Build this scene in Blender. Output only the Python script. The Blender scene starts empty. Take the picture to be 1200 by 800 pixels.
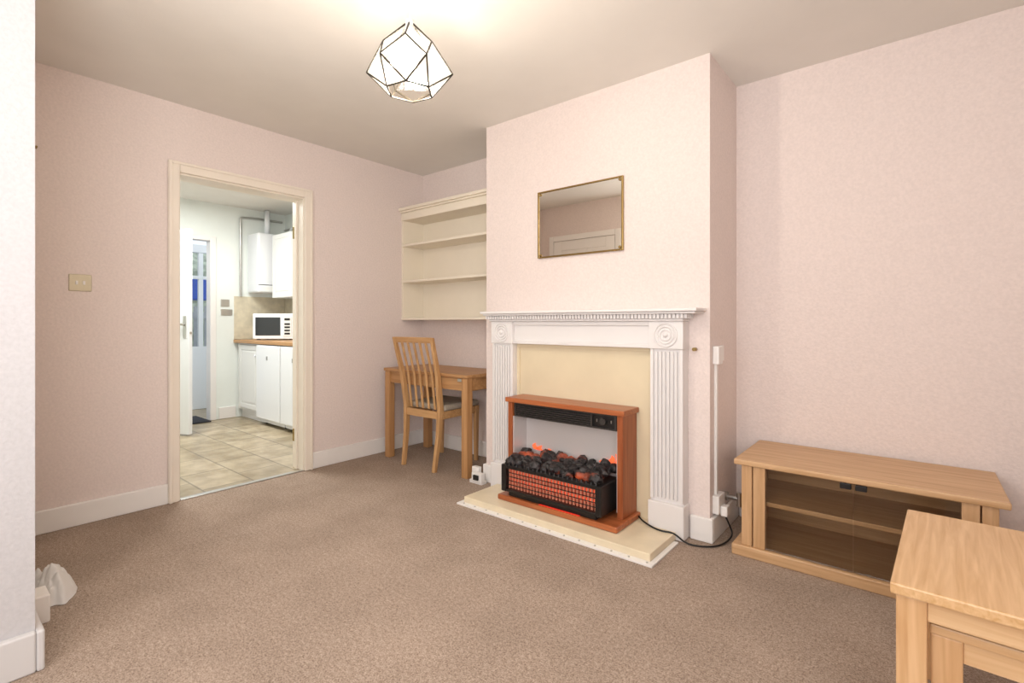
import bpy, bmesh, math, random
from mathutils import Vector, Matrix, noise
random.seed(4)
S=bpy.context.scene
COL=S.collection
S.view_settings.view_transform='Standard'

def lin(c):
    return tuple(((v/255)/12.92 if v/255<=0.04045 else ((v/255+0.055)/1.055)**2.4) for v in c)+(1.0,)

def base(name):
    m=bpy.data.materials.new(name); m.use_nodes=True
    nt=m.node_tree; b=nt.nodes['Principled BSDF']
    return m,nt,b
def coords(nt,scale=(1,1,1)):
    tc=nt.nodes.new('ShaderNodeTexCoord'); mp=nt.nodes.new('ShaderNodeMapping')
    mp.inputs['Scale'].default_value=scale
    nt.links.new(tc.outputs['Object'],mp.inputs['Vector']); return mp.outputs['Vector']
def plain(name,c,rough=0.5,metal=0.0,bump=0.0,bscale=60,var=0.0,vscale=4,spec=0.5):
    m,nt,b=base(name)
    b.inputs['Base Color'].default_value=lin(c); b.inputs['Roughness'].default_value=rough
    b.inputs['Metallic'].default_value=metal
    b.inputs['Specular IOR Level'].default_value=spec
    v=coords(nt)
    n=nt.nodes.new('ShaderNodeTexNoise'); n.inputs['Scale'].default_value=vscale; n.inputs['Detail'].default_value=4
    nt.links.new(v,n.inputs['Vector'])
    r=nt.nodes.new('ShaderNodeValToRGB')
    a=lin(tuple(max(0,k*(1-var)) for k in c)); bb=lin(tuple(min(255,k*(1+var)) for k in c))
    r.color_ramp.elements[0].color=a; r.color_ramp.elements[1].color=bb
    r.color_ramp.elements[0].position=0.3; r.color_ramp.elements[1].position=0.7
    nt.links.new(n.outputs['Fac'],r.inputs['Fac']); nt.links.new(r.outputs['Color'],b.inputs['Base Color'])
    if bump>0:
        n2=nt.nodes.new('ShaderNodeTexNoise'); n2.inputs['Scale'].default_value=bscale; n2.inputs['Detail'].default_value=3
        nt.links.new(v,n2.inputs['Vector'])
        bp=nt.nodes.new('ShaderNodeBump'); bp.inputs['Strength'].default_value=bump; bp.inputs['Distance'].default_value=0.004
        nt.links.new(n2.outputs['Fac'],bp.inputs['Height']); nt.links.new(bp.outputs['Normal'],b.inputs['Normal'])
    return m
def wood(name,c1,c2,axis='x',rough=0.42,sc=1.0):
    m,nt,b=base(name)
    s={'x':(1.2*sc,22*sc,22*sc),'y':(22*sc,1.2*sc,22*sc),'z':(22*sc,22*sc,1.2*sc)}[axis]
    v=coords(nt,s)
    n=nt.nodes.new('ShaderNodeTexNoise'); n.inputs['Scale'].default_value=2.2; n.inputs['Detail'].default_value=6; n.inputs['Distortion'].default_value=0.6
    nt.links.new(v,n.inputs['Vector'])
    r=nt.nodes.new('ShaderNodeValToRGB'); r.color_ramp.elements[0].color=lin(c1); r.color_ramp.elements[1].color=lin(c2)
    r.color_ramp.elements[0].position=0.3; r.color_ramp.elements[1].position=0.7
    nt.links.new(n.outputs['Fac'],r.inputs['Fac']); nt.links.new(r.outputs['Color'],b.inputs['Base Color'])
    bp=nt.nodes.new('ShaderNodeBump'); bp.inputs['Strength'].default_value=0.08; bp.inputs['Distance'].default_value=0.002
    nt.links.new(n.outputs['Fac'],bp.inputs['Height']); nt.links.new(bp.outputs['Normal'],b.inputs['Normal'])
    b.inputs['Roughness'].default_value=rough
    return m
def emis(name,c,s):
    m,nt,b=base(name)
    b.inputs['Base Color'].default_value=lin(c); b.inputs['Emission Color'].default_value=lin(c); b.inputs['Emission Strength'].default_value=s
    return m

# ---- materials
M={}
def wallmat(name,c):
    m,nt,b=base(name)
    b.inputs['Roughness'].default_value=0.85; b.inputs['Specular IOR Level'].default_value=0.2
    v=coords(nt)
    n=nt.nodes.new('ShaderNodeTexNoise'); n.inputs['Scale'].default_value=90; n.inputs['Detail'].default_value=3
    nt.links.new(v,n.inputs['Vector'])
    bp=nt.nodes.new('ShaderNodeBump'); bp.inputs['Strength'].default_value=0.5; bp.inputs['Distance'].default_value=0.004
    nt.links.new(n.outputs['Fac'],bp.inputs['Height']); nt.links.new(bp.outputs['Normal'],b.inputs['Normal'])
    r=nt.nodes.new('ShaderNodeValToRGB'); r.color_ramp.elements[0].position=0.3; r.color_ramp.elements[1].position=0.7
    r.color_ramp.elements[0].color=lin(tuple(k*0.975 for k in c)); r.color_ramp.elements[1].color=lin(tuple(min(255,k*1.012) for k in c))
    nt.links.new(n.outputs['Fac'],r.inputs['Fac']); nt.links.new(r.outputs['Color'],b.inputs['Base Color'])
    return m
M['wall']=wallmat('pink_wallpaper',(233,219,213))
M['stubwall']=wallmat('darkened_stub_wallpaper',(194,191,192))  # base colour darkened to offset the strong light on this wall
M['ceil']=plain('ceiling_paint',(234,230,223),0.9,bump=0.1,bscale=120,var=0.008,spec=0.2)
M['trim']=plain('cream_gloss_trim',(240,230,216),0.4,var=0.01)
M['white']=plain('white_gloss',(240,236,232),0.4,var=0.008)
M['fire_white']=plain('surround_white',(234,230,228),0.45,var=0.006)
M['shelfcream']=plain('shelf_cream',(240,230,212),0.5,var=0.01)
M['hearth']=plain('hearth_cream_marble',(230,215,186),0.35,var=0.03,vscale=9)
M['panel']=plain('back_panel_cream',(226,211,180),0.45,var=0.015,vscale=6)
M['kwall']=plain('kitchen_wall',(234,239,234),0.7,var=0.01)
M['ktile']=plain('splash_tile',(214,204,180),0.35,var=0.05,vscale=14)
M['kwhite']=plain('appliance_white',(234,236,238),0.3)
M['cab']=plain('cabinet_white',(232,232,228),0.4)
M['black']=plain('black_metal',(22,20,20),0.38)
M['blackm']=plain('black_matt',(30,27,26),0.6)
M['oakx']=wood('oak_x',(190,148,104),(216,178,136),'x')
M['oaky']=wood('oak_y',(190,148,104),(216,178,136),'y')
M['oakz']=wood('oak_z',(190,148,104),(216,176,134),'z')
M['toakx']=wood('table_oak_x',(206,162,114),(228,192,148),'x')
M['toaky']=wood('table_oak_y',(206,162,110),(230,192,146),'y',rough=0.3,sc=1.5)
M['toakz']=wood('table_oak_z',(202,156,108),(226,186,140),'z')
M['deskx']=wood('desk_oak_x',(170,122,76),(200,154,106),'x')
M['deskz']=wood('desk_oak_z',(170,122,76),(196,150,102),'z')
M['chairz']=wood('chair_wood_z',(182,136,88),(208,164,114),'z')
M['chairx']=wood('chair_wood_x',(182,136,88),(208,164,114),'x')
M['cherz']=wood('cherry_z',(146,76,42),(178,102,60),'z',rough=0.3)
M['cherx']=wood('cherry_x',(152,80,44),(184,108,64),'x',rough=0.3)
M['cushion']=plain('seat_fabric',(172,160,144),0.95,bump=0.3,bscale=300,var=0.05,vscale=60)
M['brass']=plain('brass',(170,146,96),0.25,metal=1.0)
M['steel']=plain('steel',(190,188,184),0.35,metal=1.0)
M['switch']=plain('switch_plate',(206,196,170),0.3,metal=0.3)
M['cloth']=plain('white_cloth',(222,219,216),0.9)
M['mat']=plain('door_mat',(50,50,56),0.95)
M['blue']=plain('blue_canopy',(36,74,170),0.6)
M['fence']=plain('fence_grey',(170,170,170),0.8,var=0.08)
M['green']=plain('hedge',(160,166,150),0.9,var=0.2,vscale=8)
M['worktop']=wood('worktop_wood',(168,124,80),(196,152,104),'x')
M['copper']=plain('copper_fins',(226,146,118),0.4,metal=0.2)
M['dark_lead']=plain('lampshade_frame',(40,34,24),0.5,metal=0.2)
M['cable']=plain('cable_black',(16,16,16),0.5)
M['micro_glass']=plain('dark_glass',(48,50,52),0.12)

m,nt,b=base('mirror_glass'); b.inputs['Base Color'].default_value=(0.92,0.91,0.88,1); b.inputs['Metallic'].default_value=1; b.inputs['Roughness'].default_value=0.01; M['mirror']=m
m,nt,b=base('heater_back'); b.inputs['Base Color'].default_value=lin((214,208,206)); b.inputs['Metallic'].default_value=0.2; b.inputs['Roughness'].default_value=0.35; M['hback']=m
def glassmat(name,tint,ior,gr,gcol=(0.9,0.9,0.9,1)):
    m,nt,b=base(name); nt.nodes.remove(b); out=nt.nodes['Material Output']
    t=nt.nodes.new('ShaderNodeBsdfTransparent'); t.inputs['Color'].default_value=tint
    g=nt.nodes.new('ShaderNodeBsdfGlossy'); g.inputs['Roughness'].default_value=gr; g.inputs['Color'].default_value=gcol
    f=nt.nodes.new('ShaderNodeFresnel'); f.inputs['IOR'].default_value=ior
    mx=nt.nodes.new('ShaderNodeMixShader'); nt.links.new(f.outputs[0],mx.inputs[0]); nt.links.new(t.outputs[0],mx.inputs[1]); nt.links.new(g.outputs[0],mx.inputs[2]); nt.links.new(mx.outputs[0],out.inputs['Surface'])
    return m
M['smoke']=glassmat('smoked_glass',lin((248,246,242)),1.4,0.03)
M['clear']=glassmat('clear_glass',(0.93,0.95,0.95,1),1.45,0.02)
# lampshade glass (lightly frosted)
m,nt,b=base('lampshade_glass'); nt.nodes.remove(b); out=nt.nodes['Material Output']
t=nt.nodes.new('ShaderNodeBsdfTransparent'); t.inputs['Color'].default_value=(1,0.98,0.95,1)
g=nt.nodes.new('ShaderNodeBsdfTranslucent'); g.inputs['Color'].default_value=(1,0.95,0.86,1)
gl=nt.nodes.new('ShaderNodeBsdfGlossy'); gl.inputs['Roughness'].default_value=0.08
m1=nt.nodes.new('ShaderNodeMixShader'); m1.inputs[0].default_value=0.055; nt.links.new(t.outputs[0],m1.inputs[1]); nt.links.new(g.outputs[0],m1.inputs[2])
m2=nt.nodes.new('ShaderNodeMixShader'); m2.inputs[0].default_value=0.08; nt.links.new(m1.outputs[0],m2.inputs[1]); nt.links.new(gl.outputs[0],m2.inputs[2])
nt.links.new(m2.outputs[0],out.inputs['Surface']); M['shade']=m
M['bulb']=emis('bulb_glow',(255,240,214),12)
M['glowrod']=emis('heating_element',(236,84,48),1.3)
# carpet
m,nt,b=base('carpet'); v=coords(nt)
n=nt.nodes.new('ShaderNodeTexNoise'); n.inputs['Scale'].default_value=190; n.inputs['Detail'].default_value=3; n.inputs['Roughness'].default_value=0.85; nt.links.new(v,n.inputs['Vector'])
nb=nt.nodes.new('ShaderNodeTexNoise'); nb.inputs['Scale'].default_value=75; nb.inputs['Detail'].default_value=4; nb.inputs['Roughness'].default_value=0.8; nt.links.new(v,nb.inputs['Vector'])
n3=nt.nodes.new('ShaderNodeTexNoise'); n3.inputs['Scale'].default_value=3.2; n3.inputs['Detail'].default_value=8; n3.inputs['Roughness'].default_value=0.6; nt.links.new(v,n3.inputs['Vector'])
ml=nt.nodes.new('ShaderNodeMath'); ml.operation='MULTIPLY'; ml.inputs[1].default_value=0.64; nt.links.new(n.outputs['Fac'],ml.inputs[0])
ml2=nt.nodes.new('ShaderNodeMath'); ml2.operation='MULTIPLY_ADD'; ml2.inputs[1].default_value=0.36; nt.links.new(nb.outputs['Fac'],ml2.inputs[0]); nt.links.new(ml.outputs[0],ml2.inputs[2])
r=nt.nodes.new('ShaderNodeValToRGB'); r.color_ramp.elements[0].position=0.40; r.color_ramp.elements[1].position=0.60
r.color_ramp.elements[0].color=lin((130,110,96)); r.color_ramp.elements[1].color=lin((200,181,165)); nt.links.new(ml2.outputs[0],r.inputs['Fac'])
r3=nt.nodes.new('ShaderNodeValToRGB'); r3.color_ramp.elements[0].position=0.38; r3.color_ramp.elements[1].position=0.62
r3.color_ramp.elements[0].color=(0.86,0.855,0.85,1); r3.color_ramp.elements[1].color=(1,1,1,1); nt.links.new(n3.outputs['Fac'],r3.inputs['Fac'])
mm=nt.nodes.new('ShaderNodeMix'); mm.data_type='RGBA'; mm.blend_type='MULTIPLY'; mm.inputs[0].default_value=1
nt.links.new(r.outputs['Color'],mm.inputs[6]); nt.links.new(r3.outputs['Color'],mm.inputs[7]); nt.links.new(mm.outputs[2],b.inputs['Base Color'])
b.inputs['Roughness'].default_value=1; b.inputs['Specular IOR Level'].default_value=0.05
bp=nt.nodes.new('ShaderNodeBump'); bp.inputs['Strength'].default_value=0.35; bp.inputs['Distance'].default_value=0.004
nt.links.new(ml2.outputs[0],bp.inputs['Height']); nt.links.new(bp.outputs['Normal'],b.inputs['Normal']); M['carpet']=m
# kitchen floor tile
m,nt,b=base('kitchen_vinyl'); v=coords(nt)
br=nt.nodes.new('ShaderNodeTexBrick'); br.offset=0.5; br.inputs['Scale'].default_value=1.0; br.inputs['Brick Width'].default_value=0.42; br.inputs['Row Height'].default_value=0.3; br.inputs['Mortar Size'].default_value=0.006
br.inputs['Color1'].default_value=lin((196,180,152)); br.inputs['Color2'].default_value=lin((170,154,126)); br.inputs['Mortar'].default_value=lin((142,130,108))
nt.links.new(v,br.inputs['Vector'])
n=nt.nodes.new('ShaderNodeTexNoise'); n.inputs['Scale'].default_value=7; n.inputs['Detail'].default_value=5; nt.links.new(v,n.inputs['Vector'])
r=nt.nodes.new('ShaderNodeValToRGB'); r.color_ramp.elements[0].color=(0.66,0.62,0.56,1); r.color_ramp.elements[1].color=(1,1,1,1); r.color_ramp.elements[0].position=.35; r.color_ramp.elements[1].position=.65
nt.links.new(n.outputs['Fac'],r.inputs['Fac'])
mm=nt.nodes.new('ShaderNodeMix'); mm.data_type='RGBA'; mm.blend_type='MULTIPLY'; mm.inputs[0].default_value=1
nt.links.new(br.outputs['Color'],mm.inputs[6]); nt.links.new(r.outputs['Color'],mm.inputs[7]); nt.links.new(mm.outputs[2],b.inputs['Base Color'])
b.inputs['Roughness'].default_value=0.3; M['kfloor']=m
# coal
m,nt,b=base('coal'); v=coords(nt)
n=nt.nodes.new('ShaderNodeTexNoise'); n.inputs['Scale'].default_value=9; n.inputs['Detail'].default_value=3; nt.links.new(v,n.inputs['Vector'])
r=nt.nodes.new('ShaderNodeValToRGB'); r.color_ramp.elements[0].position=0.55; r.color_ramp.elements[1].position=0.72
r.color_ramp.elements[0].color=(0,0,0,1); r.color_ramp.elements[1].color=(1,0.16,0.05,1); nt.links.new(n.outputs['Fac'],r.inputs['Fac'])
nt.links.new(r.outputs['Color'],b.inputs['Emission Color']); b.inputs['Emission Strength'].default_value=0.5
n2=nt.nodes.new('ShaderNodeTexNoise'); n2.inputs['Scale'].default_value=40; n2.inputs['Detail'].default_value=4; nt.links.new(v,n2.inputs['Vector'])
r2=nt.nodes.new('ShaderNodeValToRGB'); r2.color_ramp.elements[0].position=0.4; r2.color_ramp.elements[1].position=0.75
r2.color_ramp.elements[0].color=lin((14,11,11)); r2.color_ramp.elements[1].color=lin((70,60,60)); nt.links.new(n2.outputs['Fac'],r2.inputs['Fac']); nt.links.new(r2.outputs['Color'],b.inputs['Base Color'])
b.inputs['Roughness'].default_value=0.5; M['coal']=m

# ---- geometry helpers
def mkobj(name,bm,mat,parent=None,bevel=0,smooth=False,seg=2):
    bmesh.ops.recalc_face_normals(bm,faces=bm.faces)
    me=bpy.data.meshes.new(name); bm.to_mesh(me); bm.free()
    o=bpy.data.objects.new(name,me); COL.objects.link(o)
    if mat: me.materials.append(M[mat] if isinstance(mat,str) else mat)
    if smooth:
        for p in me.polygons: p.use_smooth=True
    if bevel:
        md=o.modifiers.new('bevel','BEVEL'); md.width=bevel; md.segments=seg; md.limit_method='ANGLE'; md.angle_limit=math.radians(40)
    if parent: o.parent=parent
    return o
def addbox(bm,b):
    x0,x1,y0,y1,z0,z1=b
    vs=[bm.verts.new(p) for p in [(x0,y0,z0),(x1,y0,z0),(x1,y1,z0),(x0,y1,z0),(x0,y0,z1),(x1,y0,z1),(x1,y1,z1),(x0,y1,z1)]]
    for f in [(0,3,2,1),(4,5,6,7),(0,1,5,4),(1,2,6,5),(2,3,7,6),(3,0,4,7)]: bm.faces.new([vs[i] for i in f])
    return vs
def box(name,b,mat,parent=None,bevel=0):
    bm=bmesh.new(); addbox(bm,b); return mkobj(name,bm,mat,parent,bevel)
def boxes(name,bl,mat,parent=None,bevel=0):
    bm=bmesh.new()
    for b in bl: addbox(bm,b)
    return mkobj(name,bm,mat,parent,bevel)
def empty(name,loc=(0,0,0),rz=0):
    e=bpy.data.objects.new(name,None); COL.objects.link(e); e.location=loc; e.rotation_euler=(0,0,rz); e.empty_display_size=0.1; return e
def addcyl(bm,p0,p1,r,seg=16,r2=None):
    p0=Vector(p0);p1=Vector(p1);d=p1-p0;L=d.length
    q=d.to_track_quat('Z','Y').to_matrix().to_4x4()
    mt=Matrix.Translation((p0+p1)/2)@q
    bmesh.ops.create_cone(bm,cap_ends=True,segments=seg,radius1=r,radius2=r if r2 is None else r2,depth=L,matrix=mt)
def cyl(name,p0,p1,r,mat,parent=None,seg=20,r2=None,smooth=True):
    bm=bmesh.new(); addcyl(bm,p0,p1,r,seg,r2); o=mkobj(name,bm,mat,parent)
    for p in o.data.polygons: p.use_smooth=len(p.vertices)==4
    return o
def sweep(name,pts,w,d,mat,parent=None,bevel=0.003):
    bm=bmesh.new(); rings=[]
    for i,p in enumerate(pts):
        ww=w[i] if isinstance(w,(list,tuple)) else w; dd=d[i] if isinstance(d,(list,tuple)) else d
        x,y,z=p
        rings.append([bm.verts.new(q) for q in [(x-ww/2,y-dd/2,z),(x+ww/2,y-dd/2,z),(x+ww/2,y+dd/2,z),(x-ww/2,y+dd/2,z)]])
    for a,b2 in zip(rings,rings[1:]):
        for k in range(4): bm.faces.new([a[k],a[(k+1)%4],b2[(k+1)%4],b2[k]])
    bm.faces.new(rings[0][::-1]); bm.faces.new(rings[-1])
    return mkobj(name,bm,mat,parent,bevel)
def curve(name,pts,r,mat,parent=None):
    cu=bpy.data.curves.new(name,'CURVE'); cu.dimensions='3D'; cu.bevel_depth=r; cu.bevel_resolution=3
    sp=cu.splines.new('NURBS'); sp.points.add(len(pts)-1)
    for i,p in enumerate(pts): sp.points[i].co=(*p,1)
    sp.use_endpoint_u=True; sp.order_u=3; cu.resolution_u=8
    o=bpy.data.objects.new(name,cu); COL.objects.link(o); cu.materials.append(M[mat])
    if parent: o.parent=parent
    return o

# ---- room constants
H=2.4; XL=-3.465; XK=-3.6; YB=2.95; XR=0.95; YF=-1.7
CX0,CX1,CY=-2.274,-0.793,2.495
box('floor',(XL,XR,YF,YB,-0.08,0.0),'carpet')
box('ceiling',(XL-0.135,XR+0.1,YF-0.1,YB+0.1,H,H+0.08),'ceil')
boxes('wall_left',[(XK,XL,YF,1.037,0,H),(XK,XL,1.83,YB,0,H),(XK,XL,1.037,1.83,1.985,H)],'wall')
box('wall_back',(XL-0.135,XR,YB,YB+0.1,0,H),'wall')
box('wall_chimney_breast',(CX0,CX1,CY,YB,0,H),'wall')
VY0,VY1=-1.35,-0.15
WX0,WX1,WZ0,WZ1=-1.7,0.6,0.85,2.15
boxes('wall_right',[(XR,XR+0.1,YF,VY0,0,H),(XR,XR+0.1,VY1,YB+0.1,0,H),(XR,XR+0.1,VY0,VY1,0,WZ0),(XR,XR+0.1,VY0,VY1,WZ1,H)],'wall')
boxes('wall_front',[(-2.125,WX0,YF-0.1,YF,0,H),(WX1,XR,YF-0.1,YF,0,H),(WX0,WX1,YF-0.1,YF,0,WZ0),(WX0,WX1,YF-0.1,YF,WZ1,H)],'wall')
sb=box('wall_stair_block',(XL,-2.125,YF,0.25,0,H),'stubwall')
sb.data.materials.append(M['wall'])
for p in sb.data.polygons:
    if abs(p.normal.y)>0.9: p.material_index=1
w=empty('added_front_window')  # unseen window, added behind the camera to bring in daylight
boxes('frame',[(WX0,WX1,YF-0.09,YF-0.03,WZ0,WZ0+0.05),(WX0,WX1,YF-0.09,YF-0.03,WZ1-0.05,WZ1),(WX0,WX0+0.05,YF-0.09,YF-0.03,WZ0+0.05,WZ1-0.05),(WX1-0.05,WX1,YF-0.09,YF-0.03,WZ0+0.05,WZ1-0.05),(-0.58,-0.52,YF-0.09,YF-0.03,WZ0+0.05,WZ1-0.05)],'white',w,0.004)
box('pane',(WX0,WX1,YF-0.065,YF-0.06,WZ0,WZ1),'clear',w)
box('sill',(WX0-0.05,WX1+0.05,YF-0.0,YF+0.14,WZ0-0.03,WZ0),'white',w,0.005)
w=empty('added_side_window')  # invented window out of view, added to brighten the left wall
boxes('frame',[(XR+0.03,XR+0.09,VY0,VY1,WZ0,WZ0+0.05),(XR+0.03,XR+0.09,VY0,VY1,WZ1-0.05,WZ1),(XR+0.03,XR+0.09,VY0,VY0+0.05,WZ0+0.05,WZ1-0.05),(XR+0.03,XR+0.09,VY1-0.05,VY1,WZ0+0.05,WZ1-0.05)],'white',w,0.004)
box('pane',(XR+0.06,XR+0.065,VY0,VY1,WZ0,WZ1),'clear',w)

def bb(name,bl):
    return boxes(name,[(x0,x1,y0,y1,0,h) for x0,x1,y0,y1,h in bl],'white',None,0.006)
BH=0.12
bb('baseboard_left',[(XL,XL+0.018,0.25,0.980,BH),(XL,XL+0.018,1.89,YB-0.02,BH)])
bb('baseboard_back',[(XL+0.0,CX0,YB-0.018,YB,BH),(CX1+0.02,XR,YB-0.018,YB,BH)])
bb('baseboard_chimney',[(CX0-0.018,CX0,CY-0.018,YB-0.02,BH),(CX0,-2.17,CY-0.018,CY,BH),(-0.885,CX1+0.018,CY-0.018,CY,BH),(CX1,CX1+0.018,CY,YB-0.02,BH)])
bb('baseboard_stair_block',[(-2.125,-2.10,YF,0.25,0.125),(-2.39,-2.10,0.25,0.27,0.125),(XL+.02,-3.32,0.25,0.27,0.125)]).data.materials[0]=plain('stub_gloss',(206,203,202),0.4)  # white gloss darkened along with the stub wall
bb('baseboard_right',[(XR-0.018,XR,YF,YB-0.02,BH)])

trim=empty('trim_doorway')
boxes('architrave',[(XL,XL+0.022,0.980,1.040,0,2.05),(XL,XL+0.022,1.828,1.888,0,2.05),(XL,XL+0.022,1.040,1.828,1.985,2.05)],'trim',trim,0.006)
boxes('architrave_bead',[(XL+0.022,XL+0.03,0.984,1.000,0,2.046),(XL+0.022,XL+0.03,1.868,1.884,0,2.046),(XL+0.022,XL+0.03,1.000,1.868,2.03,2.046)],'trim',trim,0.003)
boxes('lining',[(XK-0.02,XL+0.001,1.030,1.046,0,1.99),(XK-0.02,XL+0.001,1.822,1.838,0,1.99),(XK-0.02,XL+0.001,1.046,1.822,1.975,1.99)],'trim',trim,0.002)
boxes('door_stop',[(XK+0.03,XK+0.06,1.046,1.058,0,1.975),(XK+0.03,XK+0.06,1.81,1.822,0,1.975)],'trim',trim,0.002)
boxes('hinge',[(XK+0.0,XK+0.028,1.812,1.822,1.7,1.79),(XK+0.0,XK+0.028,1.812,1.822,0.2,0.29)],'brass',trim,0.001)
box('threshold',(XL-0.03,XL+0.012,1.046,1.822,0.0,0.006),'steel',trim,0.002)

d=empty('door_1')
boxes('frame',[(-3.30,-3.24,0.25,0.275,0,2.06),(-2.46,-2.40,0.25,0.275,0,2.06),(-3.24,-2.46,0.25,0.275,2.0,2.06)],'white',d,0.004)
box('leaf',(-3.235,-2.465,0.251,0.262,0.005,1.995),'white',d,0.002)
st=[(a,b_,0.262,0.270,0.005,1.995) for a,b_ in [(-3.235,-3.13),(-2.57,-2.465)]]
for zz in [(0.005,0.2),(0.85,0.98),(1.5,1.6),(1.89,1.995)]: st.append((-3.13,-2.57,0.262,0.270,*zz))
for zz in [(0.2,0.85),(0.98,1.5),(1.6,1.89)]:
    st.append((-2.9,-2.8,0.262,0.270,*zz))
    for a,b_ in ((-3.10,-2.93),(-2.77,-2.60)): st.append((a,b_,0.262,0.268,zz[0]+0.03,zz[1]-0.03))
boxes('stiles',st,'white',d,0.003)
cyl('knob',(-3.18,0.270,0.95),(-3.18,0.31,0.95),0.02,'white',d)

s=empty('light_switch')
box('plate',(XL,XL+0.008,0.535,0.63,1.245,1.335),'switch',s,0.004)
boxes('rockers',[(XL+0.008,XL+0.013,0.562,0.572,1.28,1.30),(XL+0.008,XL+0.013,0.592,0.602,1.28,1.30)],'white',s,0.001)
hk=empty('wall_hook')
cyl('hook_pin',(XL,0.41,1.963),(XL+0.02,0.41,1.967),0.005,'brass',hk)
# ---- kitchen
KX=-6.05; KY0=0.2
box('floor_kitchen',(KX-1.2,XL,KY0-0.1,YB,-0.08,-0.002),'kfloor')
box('ceiling_kitchen',(KX-0.1,XK,KY0-0.1,YB+0.1,H,H+0.08),'ceil')
boxes('wall_kitchen_far',[(KX-0.1,KX,KY0,1.36,0,H),(KX-0.1,KX,2.15,YB,0,H),(KX-0.1,KX,1.36,2.15,2.02,H)],'kwall')
box('wall_kitchen_side',(KX-0.1,XK,YB,YB+0.1,0,H),'kwall')
box('wall_kitchen_near',(KX-0.1,XK,KY0-0.1,KY0,0,H),'kwall')
box('baseboard_kitchen',(KX,KX+0.018,2.20,2.375,0,0.13),'white',None,0.005)
box('trim_splashback',(KX,KX+0.006,2.36,YB,0.89,1.38),'ktile')
box('trim_splashback_side',(KX+0.01,XK,YB-0.006,YB,0.89,1.38),'ktile')
fr=empty('trim_back_doorway')
boxes('frame',[(KX-0.1,KX+0.02,1.355,1.41,0,2.03),(KX-0.1,KX+0.02,2.11,2.17,0,2.03),(KX-0.1,KX+0.02,1.41,2.11,1.98,2.03)],'white',fr,0.004)
box('threshold_mat',(KX-0.35,KX+0.1,1.45,2.09,0.0,0.012),'mat',fr)
ang=math.atan2(0.30,0.66)
dl=empty('door_2',(-6.01,1.42,0),ang)
box('leaf',(0.02,0.70,-0.02,0.02,0.012,1.97),'kwhite',dl,0.004)
boxes('lock_plate',[(0.635,0.67,-0.026,-0.02,0.93,1.14)],'steel',dl,0.002)
bm=bmesh.new(); addcyl(bm,(0.65,-0.02,1.06),(0.65,-0.06,1.06),0.01); addcyl(bm,(0.66,-0.055,1.06),(0.55,-0.055,1.06),0.009); addcyl(bm,(0.70,0,0.98),(0.703,0,0.98),0.012); mkobj('handle',bm,'steel',dl)
pg=empty('window_2')
boxes('frame',[(-7.0,-6.94,1.2,3.4,0,0.78),(-7.0,-6.94,1.2,3.4,1.95,2.05),(-7.0,-6.94,1.2,3.4,1.62,1.66)]+[(-6.995,-6.945,yy,yy+0.05,0.78,1.95) for yy in (1.2,1.75,2.3,2.42,2.9,3.35)],'kwhite',pg,0.004)
box('panes',(-6.975,-6.97,1.2,3.4,0.78,1.95),'clear',pg)
boxes('panel_mould',[(-6.94,-6.93,yy,yy+0.03,0.15,0.7) for yy in (1.7,2.05,2.4,2.7)],'kwhite',pg,0.003)
box('ground',(-14,-7.26,-3,9,-0.1,-0.02),'fence')
bm=bmesh.new()
for i in range(40): addbox(bm,(-9.3,-9.27,-1+i*0.16,-1+i*0.16+0.08,-0.02,1.35))
addbox(bm,(-9.27,-9.23,-1,5.4,1.15,1.25)); addbox(bm,(-9.27,-9.23,-1,5.4,0.3,0.4))
mkobj('garden_fence',bm,'fence')
ba=empty('garden_awning')
box('canopy',(-8.6,-8.4,1.8,3.6,1.42,1.78),'blue',ba,0.02)
boxes('posts',[(-8.53,-8.49,1.85,1.89,-0.02,1.43),(-8.53,-8.49,3.5,3.54,-0.02,1.43)],'fence',ba)
bm=bmesh.new(); bmesh.ops.create_icosphere(bm,subdivisions=4,radius=1)
for vv in bm.verts:
    vv.co*=1+0.25*noise.noise(vv.co*4); vv.co=Vector((-12+vv.co.x*1,3+vv.co.y*3.5,1.3+vv.co.z*1.3))
mkobj('garden_hedge',bm,'green')

def panel_door(parent,name,x0,x1,y,z0,z1,mat):
    boxes(name,[(x0,x1,y-0.02,y,z0,z1)],mat,parent,0.004)
    t=0.05
    boxes(name+'_raised',[(x0,x0+t,y-0.026,y-0.02,z0,z1),(x1-t,x1,y-0.026,y-0.02,z0,z1),(x0+t,x1-t,y-0.026,y-0.02,z0,z0+t),(x0+t,x1-t,y-0.026,y-0.02,z1-t,z1),(x0+t+0.02,x1-t-0.02,y-0.025,y-0.02,z0+t+0.02,z1-t-0.02)],mat,parent,0.004)
ku=empty('kitchen_base_cabinet')
box('carcass',(KX+0.02,-5.46,2.40,YB-0.02,0.1,0.845),'cab',ku)
box('plinth',(KX+0.02,-5.46,2.44,YB-0.02,0,0.1),'cab',ku)
panel_door(ku,'door',KX+0.1,-5.47,2.40,0.13,0.83,'cab')
box('worktop',(KX+0.008,-3.66,2.35,YB-0.01,0.85,0.885),'worktop',ku,0.004)
cyl('knob',(-5.52,2.374,0.72),(-5.52,2.355,0.72),0.012,'kwhite',ku)
def fridge(x0,x1):
    f=empty('fridge')
    box('body',(x0,x1,2.40,YB-0.03,0.02,0.845),'kwhite',f,0.006)
    box('door',(x0,x1,2.345,2.395,0.07,0.84),'kwhite',f,0.012)
    box('badge',(x0+0.24,x0+0.27,2.342,2.345,0.69,0.73),'steel',f)
    bm=bmesh.new()
    for xx in (x0+0.05,x1-0.05):
        addcyl(bm,(xx,2.45,0),(xx,2.45,0.03),0.02); addcyl(bm,(xx,2.85,0),(xx,2.85,0.03),0.02)
    mkobj('feet',bm,'black',f)
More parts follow.
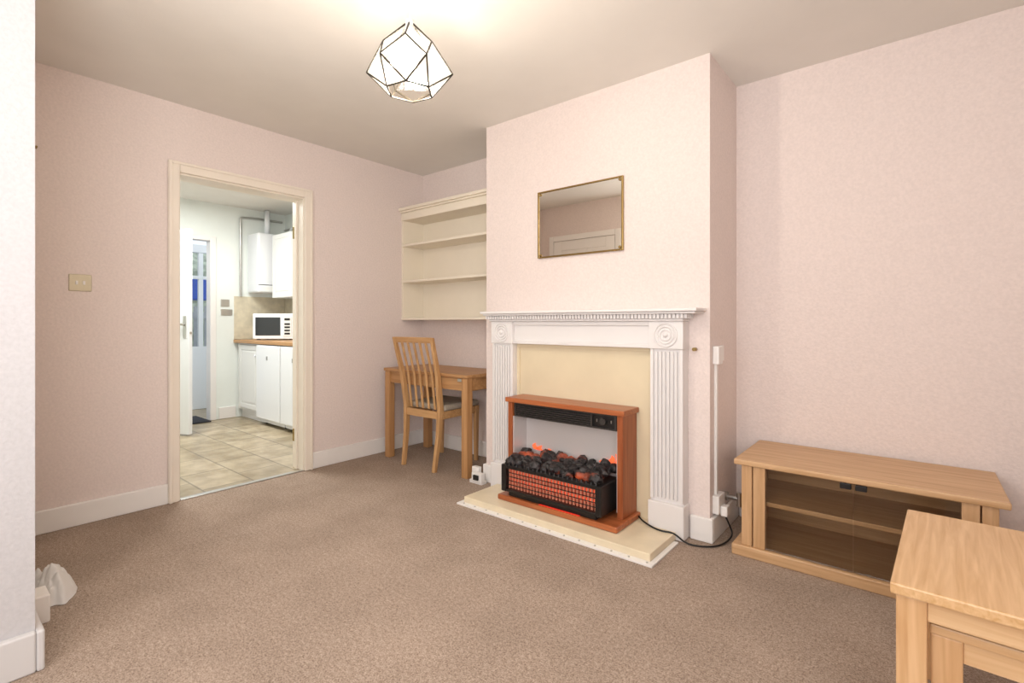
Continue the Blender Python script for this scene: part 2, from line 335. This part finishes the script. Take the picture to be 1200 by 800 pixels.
fridge(-5.45,-4.93); fridge(-4.91,-4.36)
wc=empty('wall_cabinet')
box('carcass',(-5.70,-4.8,2.66,YB-0.005,1.36,2.07),'cab',wc,0.002)
panel_door(wc,'door_l',-5.70,-5.26,2.66,1.36,2.07,'cab'); panel_door(wc,'door_r',-5.25,-4.8,2.66,1.36,2.07,'cab')
bo=empty('boiler')
box('body',(KX+0.005,-5.76,2.50,2.86,1.42,2.1),'kwhite',bo,0.02)
box('control_panel',(-5.765,-5.755,2.52,2.84,1.43,1.49),'cab',bo,0.004)
box('seam',(-5.762,-5.757,2.505,2.855,1.505,1.512),'blackm',bo)
cyl('flue',(-5.93,2.68,2.1),(-5.93,2.68,2.39),0.03,'kwhite',bo)
pp=empty('kitchen_pipes')
curve('pipe_a',[(-6.02,2.42,1.39),(-6.02,2.42,2.25),(-6.02,2.42,2.3),(-6.02,2.9,2.3)],0.013,'steel',pp)
curve('pipe_b',[(-5.99,2.92,2.2),(-5.5,2.92,2.2),(-4.5,2.92,2.2)],0.013,'steel',pp)
curve('pipe_c',[(-5.8,2.88,2.12),(-5.8,2.88,2.3),(-4.5,2.88,2.3)],0.013,'kwhite',pp)
mw=empty('microwave_oven',(-5.60,2.665,0.887),math.radians(42))
box('body',(-0.22,0.22,-0.16,0.16,0.01,0.29),'kwhite',mw,0.008)
box('door_glass',(-0.19,0.08,-0.165,-0.159,0.05,0.25),'micro_glass',mw,0.003)
box('control_panel',(0.11,0.20,-0.166,-0.159,0.04,0.26),'cab',mw,0.003)
boxes('buttons',[(0.125,0.185,-0.169,-0.166,0.06+i*0.035,0.08+i*0.035) for i in range(4)]+[(0.125,0.185,-0.169,-0.166,0.215,0.24)],'blackm',mw,0.001)
boxes('feet',[(-0.19,-0.16,-0.13,-0.1,0,0.01),(0.16,0.19,-0.13,-0.1,0,0.01),(-0.19,-0.16,0.1,0.13,0,0.01),(0.16,0.19,0.1,0.13,0,0.01)],'black',mw)
ks=empty('socket_kitchen'); boxes('plates',[(KX+0.0,KX+0.01,2.22,2.31,1.26,1.34),(KX+0.0,KX+0.01,2.22,2.34,1.16,1.23)],'steel',ks,0.003)

# ---- alcove shelves
sh=empty('alcove_shelves')
Y0=2.706
box('back',(XL+0.002,CX0-0.002,YB-0.012,YB-0.001,1.10,2.0),'shelfcream',sh)
boxes('sides',[(XL+0.001,XL+0.02,Y0+0.005,YB-0.012,1.10,2.0),(CX0-0.02,CX0-0.001,Y0+0.005,YB-0.012,1.10,2.0)],'shelfcream',sh,0.001)
for i,z in enumerate((1.10,1.42,1.73)):
    box('shelf_%d'%(i+1),(XL+0.002,CX0-0.002,Y0,YB-0.012,z,z+0.02),'shelfcream',sh,0.003)
boxes('cornice',[(XL+0.002,CX0-0.002,Y0-0.002,YB-0.001,1.955,2.02),(XL+0.002,CX0-0.002,Y0-0.018,YB-0.001,2.02,2.035),(XL+0.002,CX0-0.002,Y0-0.032,YB-0.001,2.035,2.06)],'shelfcream',sh,0.005)

# ---- desk
dk=empty('desk')
box('top',(-3.335,-2.395,2.43,2.90,0.692,0.715),'deskx',dk,0.004)
boxes('apron',[(-3.30,-2.42,2.455,2.475,0.60,0.692),(-3.30,-2.42,2.86,2.88,0.60,0.692),(-3.315,-3.295,2.47,2.87,0.60,0.692),(-2.435,-2.415,2.47,2.87,0.60,0.692)],'deskx',dk,0.002)
for i,(x,y) in enumerate([(-3.30,2.465),(-2.43,2.465),(-3.30,2.865),(-2.43,2.865)]):
    box('leg_%d'%(i+1),(x-0.028,x+0.028,y-0.028,y+0.028,0,0.692),'deskz',dk,0.004)
box('fitting',(-2.50,-2.46,2.44,2.452,0.665,0.685),'steel',dk,0.002)

# ---- chair
ch=empty('dining_chair',(-2.87,2.63,0),math.radians(2))
for i,sx in enumerate((-1,1)):
    sweep('back_post_%d'%(i+1),[(sx*0.165,-0.235,0),(sx*0.175,-0.20,0.25),(sx*0.182,-0.19,0.45),(sx*0.192,-0.225,0.7),(sx*0.203,-0.295,0.97)],[0.028,0.03,0.032,0.03,0.026],[0.028,0.036,0.042,0.034,0.024],'chairz',ch)
    sweep('front_leg_%d'%(i+1),[(sx*0.19,0.19,0),(sx*0.19,0.19,0.43)],[0.026,0.036],[0.026,0.036],'chairz',ch)
bm=bmesh.new()
def slat(bm,x0,x1,p,q,t):
    vs=[]
    for (yy,zz) in (p,q):
        for xx,dy in ((x0,-t/2),(x1,-t/2),(x1,t/2),(x0,t/2)): vs.append(bm.verts.new((xx,yy+dy,zz)))
    for f in [(0,3,2,1),(4,5,6,7),(0,1,5,4),(1,2,6,5),(2,3,7,6),(3,0,4,7)]: bm.faces.new([vs[i] for i in f])
slat(bm,-0.2,0.2,(-0.282,0.93),(-0.295,0.972),0.020); mkobj('top_rail',bm,'chairx',ch,0.004)
bm=bmesh.new()
for k in range(5):
    x=-0.128+k*0.064
    slat(bm,x-0.011,x+0.011,(-0.19,0.44),(-0.222,0.7),0.009); slat(bm,x-0.011,x+0.011,(-0.222,0.7),(-0.284,0.932),0.009)
mkobj('slats',bm,'chairz',ch,0.003)
boxes('seat_rails',[(-0.175,0.175,-0.205,-0.185,0.375,0.43),(-0.18,0.18,0.185,0.205,0.375,0.43),(-0.2,-0.18,-0.19,0.19,0.375,0.43),(0.18,0.2,-0.19,0.19,0.375,0.43)],'chairx',ch,0.003)
bm=bmesh.new(); addbox(bm,(-0.205,0.205,-0.165,0.215,0.43,0.475)); 
mkobj('seat',bm,'cushion',ch,0.018,seg=4)

# ---- floor socket near chimney left
so=empty('wall_socket')
box('box',(-2.36,-2.30,2.44,2.475,0.02,0.10),'white',so,0.005)
box('box_b',(-2.325,-2.235,2.40,2.44,0.015,0.075),'white',so,0.005)
box('plug',(-2.30,-2.255,2.385,2.40,0.03,0.065),'blackm',so,0.006)
box('foot',(-2.35,-2.24,2.41,2.46,0.0,0.02),'white',so)

# ---- fireplace surround
fs=empty('fireplace_surround')
FX0,FX1=-2.154,-0.90; P=0.17; FY=2.42
boxes('pilasters',[(FX0,FX0+P,FY+0.012,CY-0.001,0.0,0.95),(FX1-P,FX1,FY+0.012,CY-0.001,0.0,0.95)],'fire_white',fs,0.003)
fl=[]
for bx in (FX0,FX1-P):
    fl+= [(bx,bx+0.018,FY,FY+0.012,0.18,0.945),(bx+P-0.018,bx+P,FY,FY+0.012,0.18,0.945)]
    for k in range(6):
        x=bx+0.029+k*0.0203; fl.append((x,x+0.011,FY,FY+0.012,0.19,0.93))
boxes('fluting',fl,'fire_white',fs,0.003)
boxes('plinths',[(FX0-0.008,FX0+P+0.008,FY-0.01,CY-0.001,0.0,0.17),(FX1-P-0.008,FX1+0.008,FY-0.01,CY-0.001,0.0,0.17)],'fire_white',fs,0.005)
boxes('corner_blocks',[(FX0-0.004,FX0+P+0.004,FY-0.008,CY-0.001,0.945,1.085),(FX1-P-0.004,FX1+0.004,FY-0.008,CY-0.001,0.945,1.085)],'fire_white',fs,0.003)
bm=bmesh.new()
for bx in (FX0+P/2,FX1-P/2):
    for rr in (0.058,0.042,0.027):
        mt=Matrix.Translation((bx,FY-0.009,1.015))@Matrix.Rotation(math.pi/2,4,'X')
        N=40;n2=8;ring=[]
        for a in range(N):
            A=2*math.pi*a/N; row=[]
            for c in range(n2):
                C=2*math.pi*c/n2; row.append(bm.verts.new(mt@Vector(((rr+0.005*math.cos(C))*math.cos(A),(rr+0.005*math.cos(C))*math.sin(A),0.006*math.sin(C)))))
            ring.append(row)
        for a in range(N):
            for c in range(n2): bm.faces.new([ring[a][c],ring[(a+1)%N][c],ring[(a+1)%N][(c+1)%n2],ring[a][(c+1)%n2]])
    bmesh.ops.create_uvsphere(bm,u_segments=16,v_segments=10,radius=0.013,matrix=Matrix.Translation((bx,FY-0.008,1.015)))
mkobj('rosettes',bm,'fire_white',fs,smooth=True)
boxes('frieze',[(FX0+P+0.004,FX1-P-0.004,FY+0.014,CY-0.001,0.945,1.085),(FX0+P+0.004,FX1-P-0.004,FY+0.0,FY+0.014,0.945,0.968),(FX0+P+0.004,FX1-P-0.004,FY+0.0,FY+0.014,1.062,1.085)],'fire_white',fs,0.004)
boxes('cornice',[(FX0-0.01,FX1+0.01,FY-0.022,CY-0.001,1.085,1.097),(FX0-0.02,FX1+0.02,FY-0.03,CY-0.001,1.097,1.122)],'fire_white',fs,0.004)
dn=[]; x=FX0-0.02
while x<FX1+0.02:
    dn.append((x,x+0.011,FY-0.044,FY-0.03,1.099,1.12)); x+=0.020
y=FY-0.03
while y<CY-0.02:
    dn.append((FX1+0.02,FX1+0.031,y,y+0.011,1.099,1.12)); y+=0.020
boxes('dentils',dn,'fire_white',fs,0.0012)
boxes('mantel_shelf',[(-2.185,-0.82,2.36,CY-0.001,1.121,1.132),(-2.197,-0.808,2.345,CY-0.001,1.1325,1.148)],'fire_white',fs,0.004)
box('back_panel',(FX0+P-0.01,FX1-P+0.01,CY-0.022,CY-0.001,0.04,0.95),'panel',fs)
boxes('inner_slips',[(FX0+P,FX0+P+0.02,CY-0.03,CY-0.022,0.045,0.945),(FX1-P-0.02,FX1-P,CY-0.03,CY-0.022,0.045,0.945),(FX0+P+.02,FX1-P-.02,CY-0.03,CY-0.022,0.925,0.945)],'panel',fs,0.002)
he=empty('hearth')
box('slab',(-2.10,-0.93,2.105,FY-0.011,0.002,0.042),'hearth',he,0.004)
box('slab_inner',(FX0+P+0.009,FX1-P-0.009,FY-0.011,CY-0.023,0.002,0.042),'hearth',he)
boxes('edge_strip',[(-2.125,-0.905,2.068,2.104,0.0,0.01),(-0.929,-0.905,2.104,2.38,0,0.01),(-2.125,-2.101,2.104,2.38,0,0.01)],'white',he,0.002)
bm=bmesh.new()
for k in range(14): addcyl(bm,(-2.08+k*0.088,2.086,0.01),(-2.08+k*0.088,2.086,0.0125),0.005,10)
mkobj('strip_screws',bm,'steel',he)

# ---- electric heater
eh=empty('electric_fire')
z0=0.043
box('base_plinth',(-1.915,-1.143,2.197,2.47,z0,z0+0.03),'cherx',eh,0.006)
boxes('side_panels',[(-1.925,-1.893,2.305,2.468,z0+0.03,0.60),(-1.197,-1.165,2.305,2.468,z0+0.03,0.60)],'cherz',eh,0.003)
boxes('top',[(-1.938,-1.152,2.292,2.470,0.600,0.628)],'cherx',eh,0.005)
box('back_plate',(-1.893,-1.197,2.44,2.448,z0+0.03,0.60),'hback',eh)
boxes('inner_sides',[(-1.893,-1.886,2.315,2.44,0.10,0.515),(-1.204,-1.197,2.315,2.44,0.10,0.515)],'hback',eh)
box('vent_housing',(-1.892,-1.198,2.33,2.44,0.515,0.598),'black',eh,0.003)
bl=[(-1.885,-1.205,2.318,2.33,0.588,0.597),(-1.885,-1.205,2.318,2.33,0.516,0.524)]
for k in range(5): bl.append((-1.87,-1.36,2.316,2.33,0.530+k*0.0115,0.535+k*0.0115))
bl+= [(-1.885,-1.872,2.316,2.33,0.524,0.588),(-1.36,-1.35,2.316,2.33,0.524,0.588),(-1.218,-1.205,2.316,2.33,0.524,0.588)]
vm=plain('vent_grey',(54,50,48),0.4)
boxes('louvres',bl,vm,eh)
bm=bmesh.new(); addcyl(bm,(-1.285,2.33,0.557),(-1.285,2.310,0.557),0.018); mkobj('fan_knob',bm,vm,eh)
boxes('knob_marks',[(-1.33,-1.325,2.327,2.33,0.55,0.565),(-1.245,-1.24,2.327,2.33,0.55,0.565)],'steel',eh)
gx0,gx1=-1.885,-1.228; gy=2.195
boxes('grate_housing',[(gx0+0.035,gx1-0.035,2.235,2.43,0.10,0.115),(gx0+0.035,gx1-0.035,2.30,2.43,0.115,0.245),(gx0,gx0+0.035,gy,2.40,0.10,0.255),(gx1-0.035,gx1,gy,2.40,0.10,0.255),(gx0+0.035,gx1-0.035,gy+0.001,2.235,0.234,0.257),(gx0+0.035,gx1-0.035,gy+0.001,2.235,0.101,0.118)],'black',eh,0.004)
boxes('grate_base',[(gx0+0.04,gx1-0.04,2.215,2.42,z0+0.03,0.099)],'black',eh,0.004)
box('reflector',(gx0+0.036,gx1-0.036,2.285,2.299,0.118,0.233),plain('reflector',(96,44,30),0.35,metal=0.5),eh)
bm=bmesh.new()
addcyl(bm,(gx0+0.04,2.258,0.15),(gx1-0.04,2.258,0.15),0.01); addcyl(bm,(gx0+0.04,2.258,0.2),(gx1-0.04,2.258,0.2),0.01)
mkobj('heating_elements',bm,'glowrod',eh)
bm=bmesh.new()
for k in range(27):
    x=gx0+0.045+k*(gx1-gx0-0.09)/26
    addbox(bm,(x-0.0055,x+0.0055,2.218,2.230,0.119,0.233))
mkobj('reflector_fins',bm,'copper',eh)
bm=bmesh.new()
for z in (0.142,0.165,0.188,0.211): addcyl(bm,(gx0+0.035,2.207,z),(gx1-0.035,2.207,z),0.0028,8)
mkobj('guard_wires',bm,'black',eh)
bm=bmesh.new()
for k in range(22):
    x=gx0+0.03+k*(gx1-gx0-0.06)/21
    addcyl(bm,(x,2.20,0.256),(x,2.20,0.270),0.006,8,0.003)
mkobj('grate_finials',bm,'black',eh)
bm=bmesh.new()
for k in range(100):
    x=random.uniform(gx0+0.03,gx1-0.03); y=random.uniform(2.235,2.41); r=random.uniform(0.016,0.031)
    zb=0.258+ (y-2.235)*0.24+random.uniform(-0.006,0.012)
    t=bmesh.new(); bmesh.ops.create_icosphere(t,subdivisions=2,radius=r)
    off=Vector((k*3.1,k*1.7,k))
    mapv={}
    for v_ in t.verts:
        c=v_.co.copy(); c*=1+0.45*noise.noise(c*45+off); c.x*=1.25; mapv[v_.index]=bm.verts.new(c+Vector((x,y,zb)))
    for f_ in t.faces: bm.faces.new([mapv[v_.index] for v_ in f_.verts])
    t.free()
mkobj('coals',bm,'coal',eh)
bm=bmesh.new()
for cx,hh,ww in ((-1.81,0.038,0.024),(-1.775,0.03,0.024),(-1.72,0.02,0.026),(-1.30,0.05,0.026),(-1.265,0.062,0.022),(-1.34,0.026,0.024)):
    N=7; L=[];R=[]
    for i in range(N):
        t_=i/(N-1); w_=ww*(1-t_)**0.7+0.0005; xx=cx+0.012*math.sin(t_*4+cx*30)
        L.append(bm.verts.new((xx-w_,2.432,0.305+t_*hh))); R.append(bm.verts.new((xx+w_,2.432,0.305+t_*hh)))
    for i in range(N-1): bm.faces.new([L[i],R[i],R[i+1],L[i+1]])
M['flame']=emis('flame_glow',(250,112,66),0.65)
mkobj('flame_silk',bm,'flame',eh)
rg=emis('red_reflection',(210,48,30),0.4)
box('red_reflection_strip',(-1.62,-1.36,2.203,2.212,z0+0.031,z0+0.035),rg,eh)  # emissive strip stands in for the red reflection on the base
pc=empty('power_cord')
curve('cord',[(-1.15,2.45,0.06),(-1.12,2.42,0.05),(-1.0,2.36,0.046),(-0.93,2.385,0.048),(-0.875,2.39,0.006),(-0.80,2.41,0.006),(-0.745,2.46,0.006),(-0.72,2.55,0.01),(-0.715,2.60,0.03),(-0.73,2.59,0.075),(-0.745,2.575,0.12)],0.0042,'cable',pc)
sk=empty('wall_socket')
boxes('trunking',[(CX1,CX1+0.014,2.556,2.578,0.22,0.87)],'white',sk,0.002)
box('isolator_box',(CX1,CX1+0.03,2.535,2.60,0.87,0.96),'white',sk,0.004)
box('socket_box',(CX1+0.0,CX1+0.032,2.53,2.63,0.13,0.22),'white',sk,0.004)
box('plug',(CX1+0.032,CX1+0.065,2.55,2.60,0.12,0.17),'white',sk,0.006)
bs=empty('double_wall_socket')
box('plate',(CX1,CX1+0.01,2.63,2.69,0.88,0.96),'white',bs,0.003)
gv=empty('gas_valve')
bm=bmesh.new(); addcyl(bm,(CX1+0.02,2.72,0.17),(CX1+0.075,2.72,0.17),0.012); addcyl(bm,(CX1+0.075,2.72,0.13),(CX1+0.075,2.72,0.2),0.014); addcyl(bm,(CX1+0.0,2.72,0.17),(CX1+0.02,2.72,0.17),0.022); mkobj('valve',bm,'steel',gv)
tp=empty('gas_tap'); cyl('tap',(-0.862,CY,0.945),(-0.862,CY-0.03,0.945),0.009,'brass',tp)

mr=empty('wall_mirror')
box('glass',(-1.825,-1.258,CY-0.012,CY-0.006,1.480,1.878),'mirror',mr)
box('backing',(-1.825,-1.258,CY-0.0055,CY-0.001,1.480,1.878),'blackm',mr)
boxes('frame',[(-1.831,-1.821,CY-0.017,CY-0.002,1.474,1.884),(-1.262,-1.252,CY-0.017,CY-0.002,1.474,1.884),(-1.821,-1.262,CY-0.017,CY-0.002,1.474,1.484),(-1.821,-1.262,CY-0.017,CY-0.002,1.874,1.884)],'brass',mr,0.002)
bm=bmesh.new()
for x in (-1.812,-1.271):
    for z in (1.493,1.865): bmesh.ops.create_uvsphere(bm,u_segments=12,v_segments=8,radius=0.008,matrix=Matrix.Translation((x,CY-0.016,z)))
mkobj('corner_studs',bm,'brass',mr,smooth=True)

# ---- pendant lamp
LX,LY=-1.435,1.16
pl=empty('pendant_lamp',(LX,LY,0))
A=2.165
def ring(r,z,off,n=6): return [Vector((r*math.cos(off+2*math.pi*i/n),r*math.sin(off+2*math.pi*i/n),z)) for i in range(n)]
o0=math.radians(12)
R0=ring(0.012,A,o0); R1=ring(0.098,2.075,o0); R2=ring(0.155,1.985,o0+math.pi/6); R3=ring(0.085,1.918,o0)
faces=[];edges=[]
for i in range(6):
    j=(i+1)%6
    faces+= [(R0[i],R0[j],R1[j],R1[i]),(R1[i],R1[j],R2[i]),(R2[i],R1[j],R2[j]),(R2[i],R2[j],R3[j]),(R2[i],R3[j],R3[i])]
    edges+= [(R0[i],R1[i]),(R1[i],R2[i]),(R1[j],R2[i]),(R2[i],R3[i]),(R2[i],R3[j]),(R3[i],R3[j])]
bm=bmesh.new()
for f_ in faces: bm.faces.new([bm.verts.new(p) for p in f_])
mkobj('shade_glass',bm,'shade',pl)
bm=bmesh.new()
for a_,b_ in edges: addcyl(bm,a_,b_,0.0033,6)
mkobj('shade_frame',bm,'dark_lead',pl)
cyl('cord',(0,0,A+0.0),(0,0,H-0.02),0.003,'white',pl)
cyl('ceiling_rose',(0,0,H-0.025),(0,0,H),0.045,'white',pl,r2=0.05)
cyl('lamp_holder',(0,0,2.10),(0,0,A+0.01),0.018,'white',pl)
bm=bmesh.new(); bmesh.ops.create_uvsphere(bm,u_segments=20,v_segments=14,radius=0.03,matrix=Matrix.Translation((0,0,2.045))@Matrix.Diagonal((1,1,1.45,1)))
mkobj('bulb',bm,'bulb',pl,smooth=True)

# ---- TV stand
tv=empty('tv_stand')
TX0,TX1,TY0,TY1=-0.668,0.25,2.44,2.92
box('top',(TX0,TX1,TY0,TY1,0.42,0.445),'oakx',tv,0.005)
box('base',(TX0-0.01,TX1+0.01,TY0-0.0,TY1,0.0,0.05),'oakx',tv,0.005)
boxes('stiles',[(TX0+0.03,TX0+0.075,TY0+0.015,TY0+0.07,0.05,0.42),(TX0+0.08,TX0+0.13,TY0+0.012,TY0+0.05,0.05,0.42),(TX1-0.075,TX1-0.03,TY0+0.015,TY0+0.07,0.05,0.42),(TX1-0.13,TX1-0.08,TY0+0.012,TY0+0.05,0.05,0.42)],'oakz',tv,0.003)
boxes('sides',[(TX0+0.03,TX0+0.05,TY0+0.07,TY1-0.02,0.05,0.42),(TX1-0.05,TX1-0.03,TY0+0.07,TY1-0.02,0.05,0.42)],'oaky',tv)
box('back',(TX0+0.05,TX1-0.05,TY1-0.03,TY1-0.02,0.05,0.42),'oakx',tv)
box('shelf',(TX0+0.05,TX1-0.05,TY0+0.06,TY1-0.03,0.235,0.255),'oakx',tv,0.002)
boxes('glass_doors',[(TX0+0.132,-0.211,TY0+0.016,TY0+0.021,0.055,0.415),(-0.207,TX1-0.132,TY0+0.016,TY0+0.021,0.055,0.415)],'smoke',tv)
boxes('door_clips',[(-0.255,-0.216,TY0+0.010,TY0+0.03,0.392,0.413),(-0.202,-0.163,TY0+0.010,TY0+0.03,0.392,0.413)],'black',tv,0.002)

# ---- nest of tables
nt_=empty('side_table',(-0.052,1.425,0),math.radians(-2.2))
W,D,TH=0.56,0.595,0.485
box('top',(0,W,0,D,TH-0.026,TH),'toaky',nt_,0.004)
for i,(x,y) in enumerate([(0.010,0.010),(W-0.065,0.010),(0.010,D-0.065),(W-0.065,D-0.065)]):
    box('leg_%d'%(i+1),(x,x+0.055,y,y+0.055,0,TH-0.026),'toakz',nt_,0.004)
boxes('aprons',[(0.065,W-0.065,0.020,0.040,TH-0.075,TH-0.026),(0.065,W-0.065,D-0.042,D-0.022,TH-0.075,TH-0.026),(0.02,0.04,0.067,D-0.067,TH-0.075,TH-0.026),(W-0.04,W-0.02,0.067,D-0.067,TH-0.075,TH-0.026)],'toakx',nt_,0.002)
n2_=empty('side_table',(-0.052,1.425,0),math.radians(-2.2))
box('top',(0.068,W-0.068,0.05,D-0.08,0.372,0.395),'toakx',n2_,0.004)
for i,(x,y) in enumerate([(0.070,0.056),(W-0.125,0.056),(0.070,D-0.14),(W-0.125,D-0.14)]):
    box('leg_%d'%(i+1),(x,x+0.055,y,y+0.055,0,0.372),'toakz',n2_,0.004)
boxes('aprons',[(0.125,W-0.125,0.065,0.085,0.32,0.372),(0.125,W-0.125,D-0.115,D-0.095,0.32,0.372)],'toakx',n2_,0.002)

# ---- cloth and small white box by stair block
wb=box('white_storage_box',(-2.52,-2.42,0.28,0.325,0.0,0.10),'white',None,0.005)
bm=bmesh.new(); NR,NA=34,130; cx,cy=-2.67,0.362
prev=None; c0=bm.verts.new((cx,cy,0.10))
for i in range(1,NR+1):
    t=i/NR; row=[]
    for a in range(NA):
        A_=2*math.pi*a/NA
        rr=1+0.2*noise.noise(Vector((math.cos(A_)*2.2,math.sin(A_)*2.2,2.0)))
        x=cx+0.14*rr*t*math.cos(A_); y=cy+0.074*rr*t*math.sin(A_)
        f1=noise.noise(Vector((x*15,y*15,5)))*0.035+abs(noise.noise(Vector((x*38,y*38,1))))*0.045
        z=0.088*(1-t**2.4)+f1*(1-t**4)
        row.append(bm.verts.new((x,y,max(z,0.003))))
    for a in range(NA):
        b2=(a+1)%NA
        if prev is None: bm.faces.new([c0,row[a],row[b2]])
        else: bm.faces.new([prev[a],row[a],row[b2],prev[b2]])
    prev=row
mkobj('crumpled_cloth',bm,'cloth',smooth=True)

# ---- lights
def area(name,loc,rot,sx,sy,e,c):
    l=bpy.data.lights.new(name,'AREA'); l.shape='RECTANGLE'; l.size=sx; l.size_y=sy; l.energy=e; l.color=c
    o=bpy.data.objects.new(name,l); COL.objects.link(o); o.location=loc; o.rotation_euler=rot
    return o
area('added_front_fill',((WX0+WX1)/2,YF+0.02,1.5),(math.radians(95),0,0),2.1,1.2,36,(0.98,0.98,1.0))  # added fill lamp set at the unseen front window
area('added_side_fill',(XR-0.02,(VY0+VY1)/2,1.5),(math.radians(95),0,math.radians(72)),1.1,1.2,30,(0.99,0.98,0.98))  # added fill lamp for the left wall, at the invented side window
fl_=area('added_ceiling_fill',(-0.2,-0.45,1.1),(0,0,0),0.8,0.8,30,(1.0,0.99,0.98))  # unseen lamp added to brighten the ceiling and soften the room
fl_.rotation_euler=Vector((-0.8,0.35,1.25)).to_track_quat('-Z','Y').to_euler()
l=bpy.data.lights.new('pendant_bulb_light','POINT'); l.energy=23; l.color=(1.0,0.91,0.79); l.shadow_soft_size=0.04
o=bpy.data.objects.new('pendant_bulb_light',l); COL.objects.link(o); o.location=(LX,LY,1.98)
area('added_kitchen_fill',(-4.8,1.5,2.36),(0,0,0),0.9,0.9,50,(0.98,1.0,0.98))  # added lamp to brighten the kitchen, no fitting behind it
sun=bpy.data.lights.new('sun','SUN'); sun.energy=1.0; sun.angle=0.2; o=bpy.data.objects.new('sun',sun); COL.objects.link(o); o.rotation_euler=(math.radians(50),0,math.radians(60))
W_=bpy.data.worlds.new('World'); S.world=W_; W_.use_nodes=True
bg=W_.node_tree.nodes['Background']; bg.inputs[0].default_value=(0.85,0.92,1,1); bg.inputs[1].default_value=1.2

cam=bpy.data.cameras.new('camera'); cam.sensor_width=36; cam.lens=581/1200*36; cam.shift_y=-22/1200; cam.clip_start=0.02
co=bpy.data.objects.new('camera',cam); COL.objects.link(co); co.location=(0,0,1.077); co.rotation_euler=(math.radians(90),0,math.radians(39.4))
S.camera=co
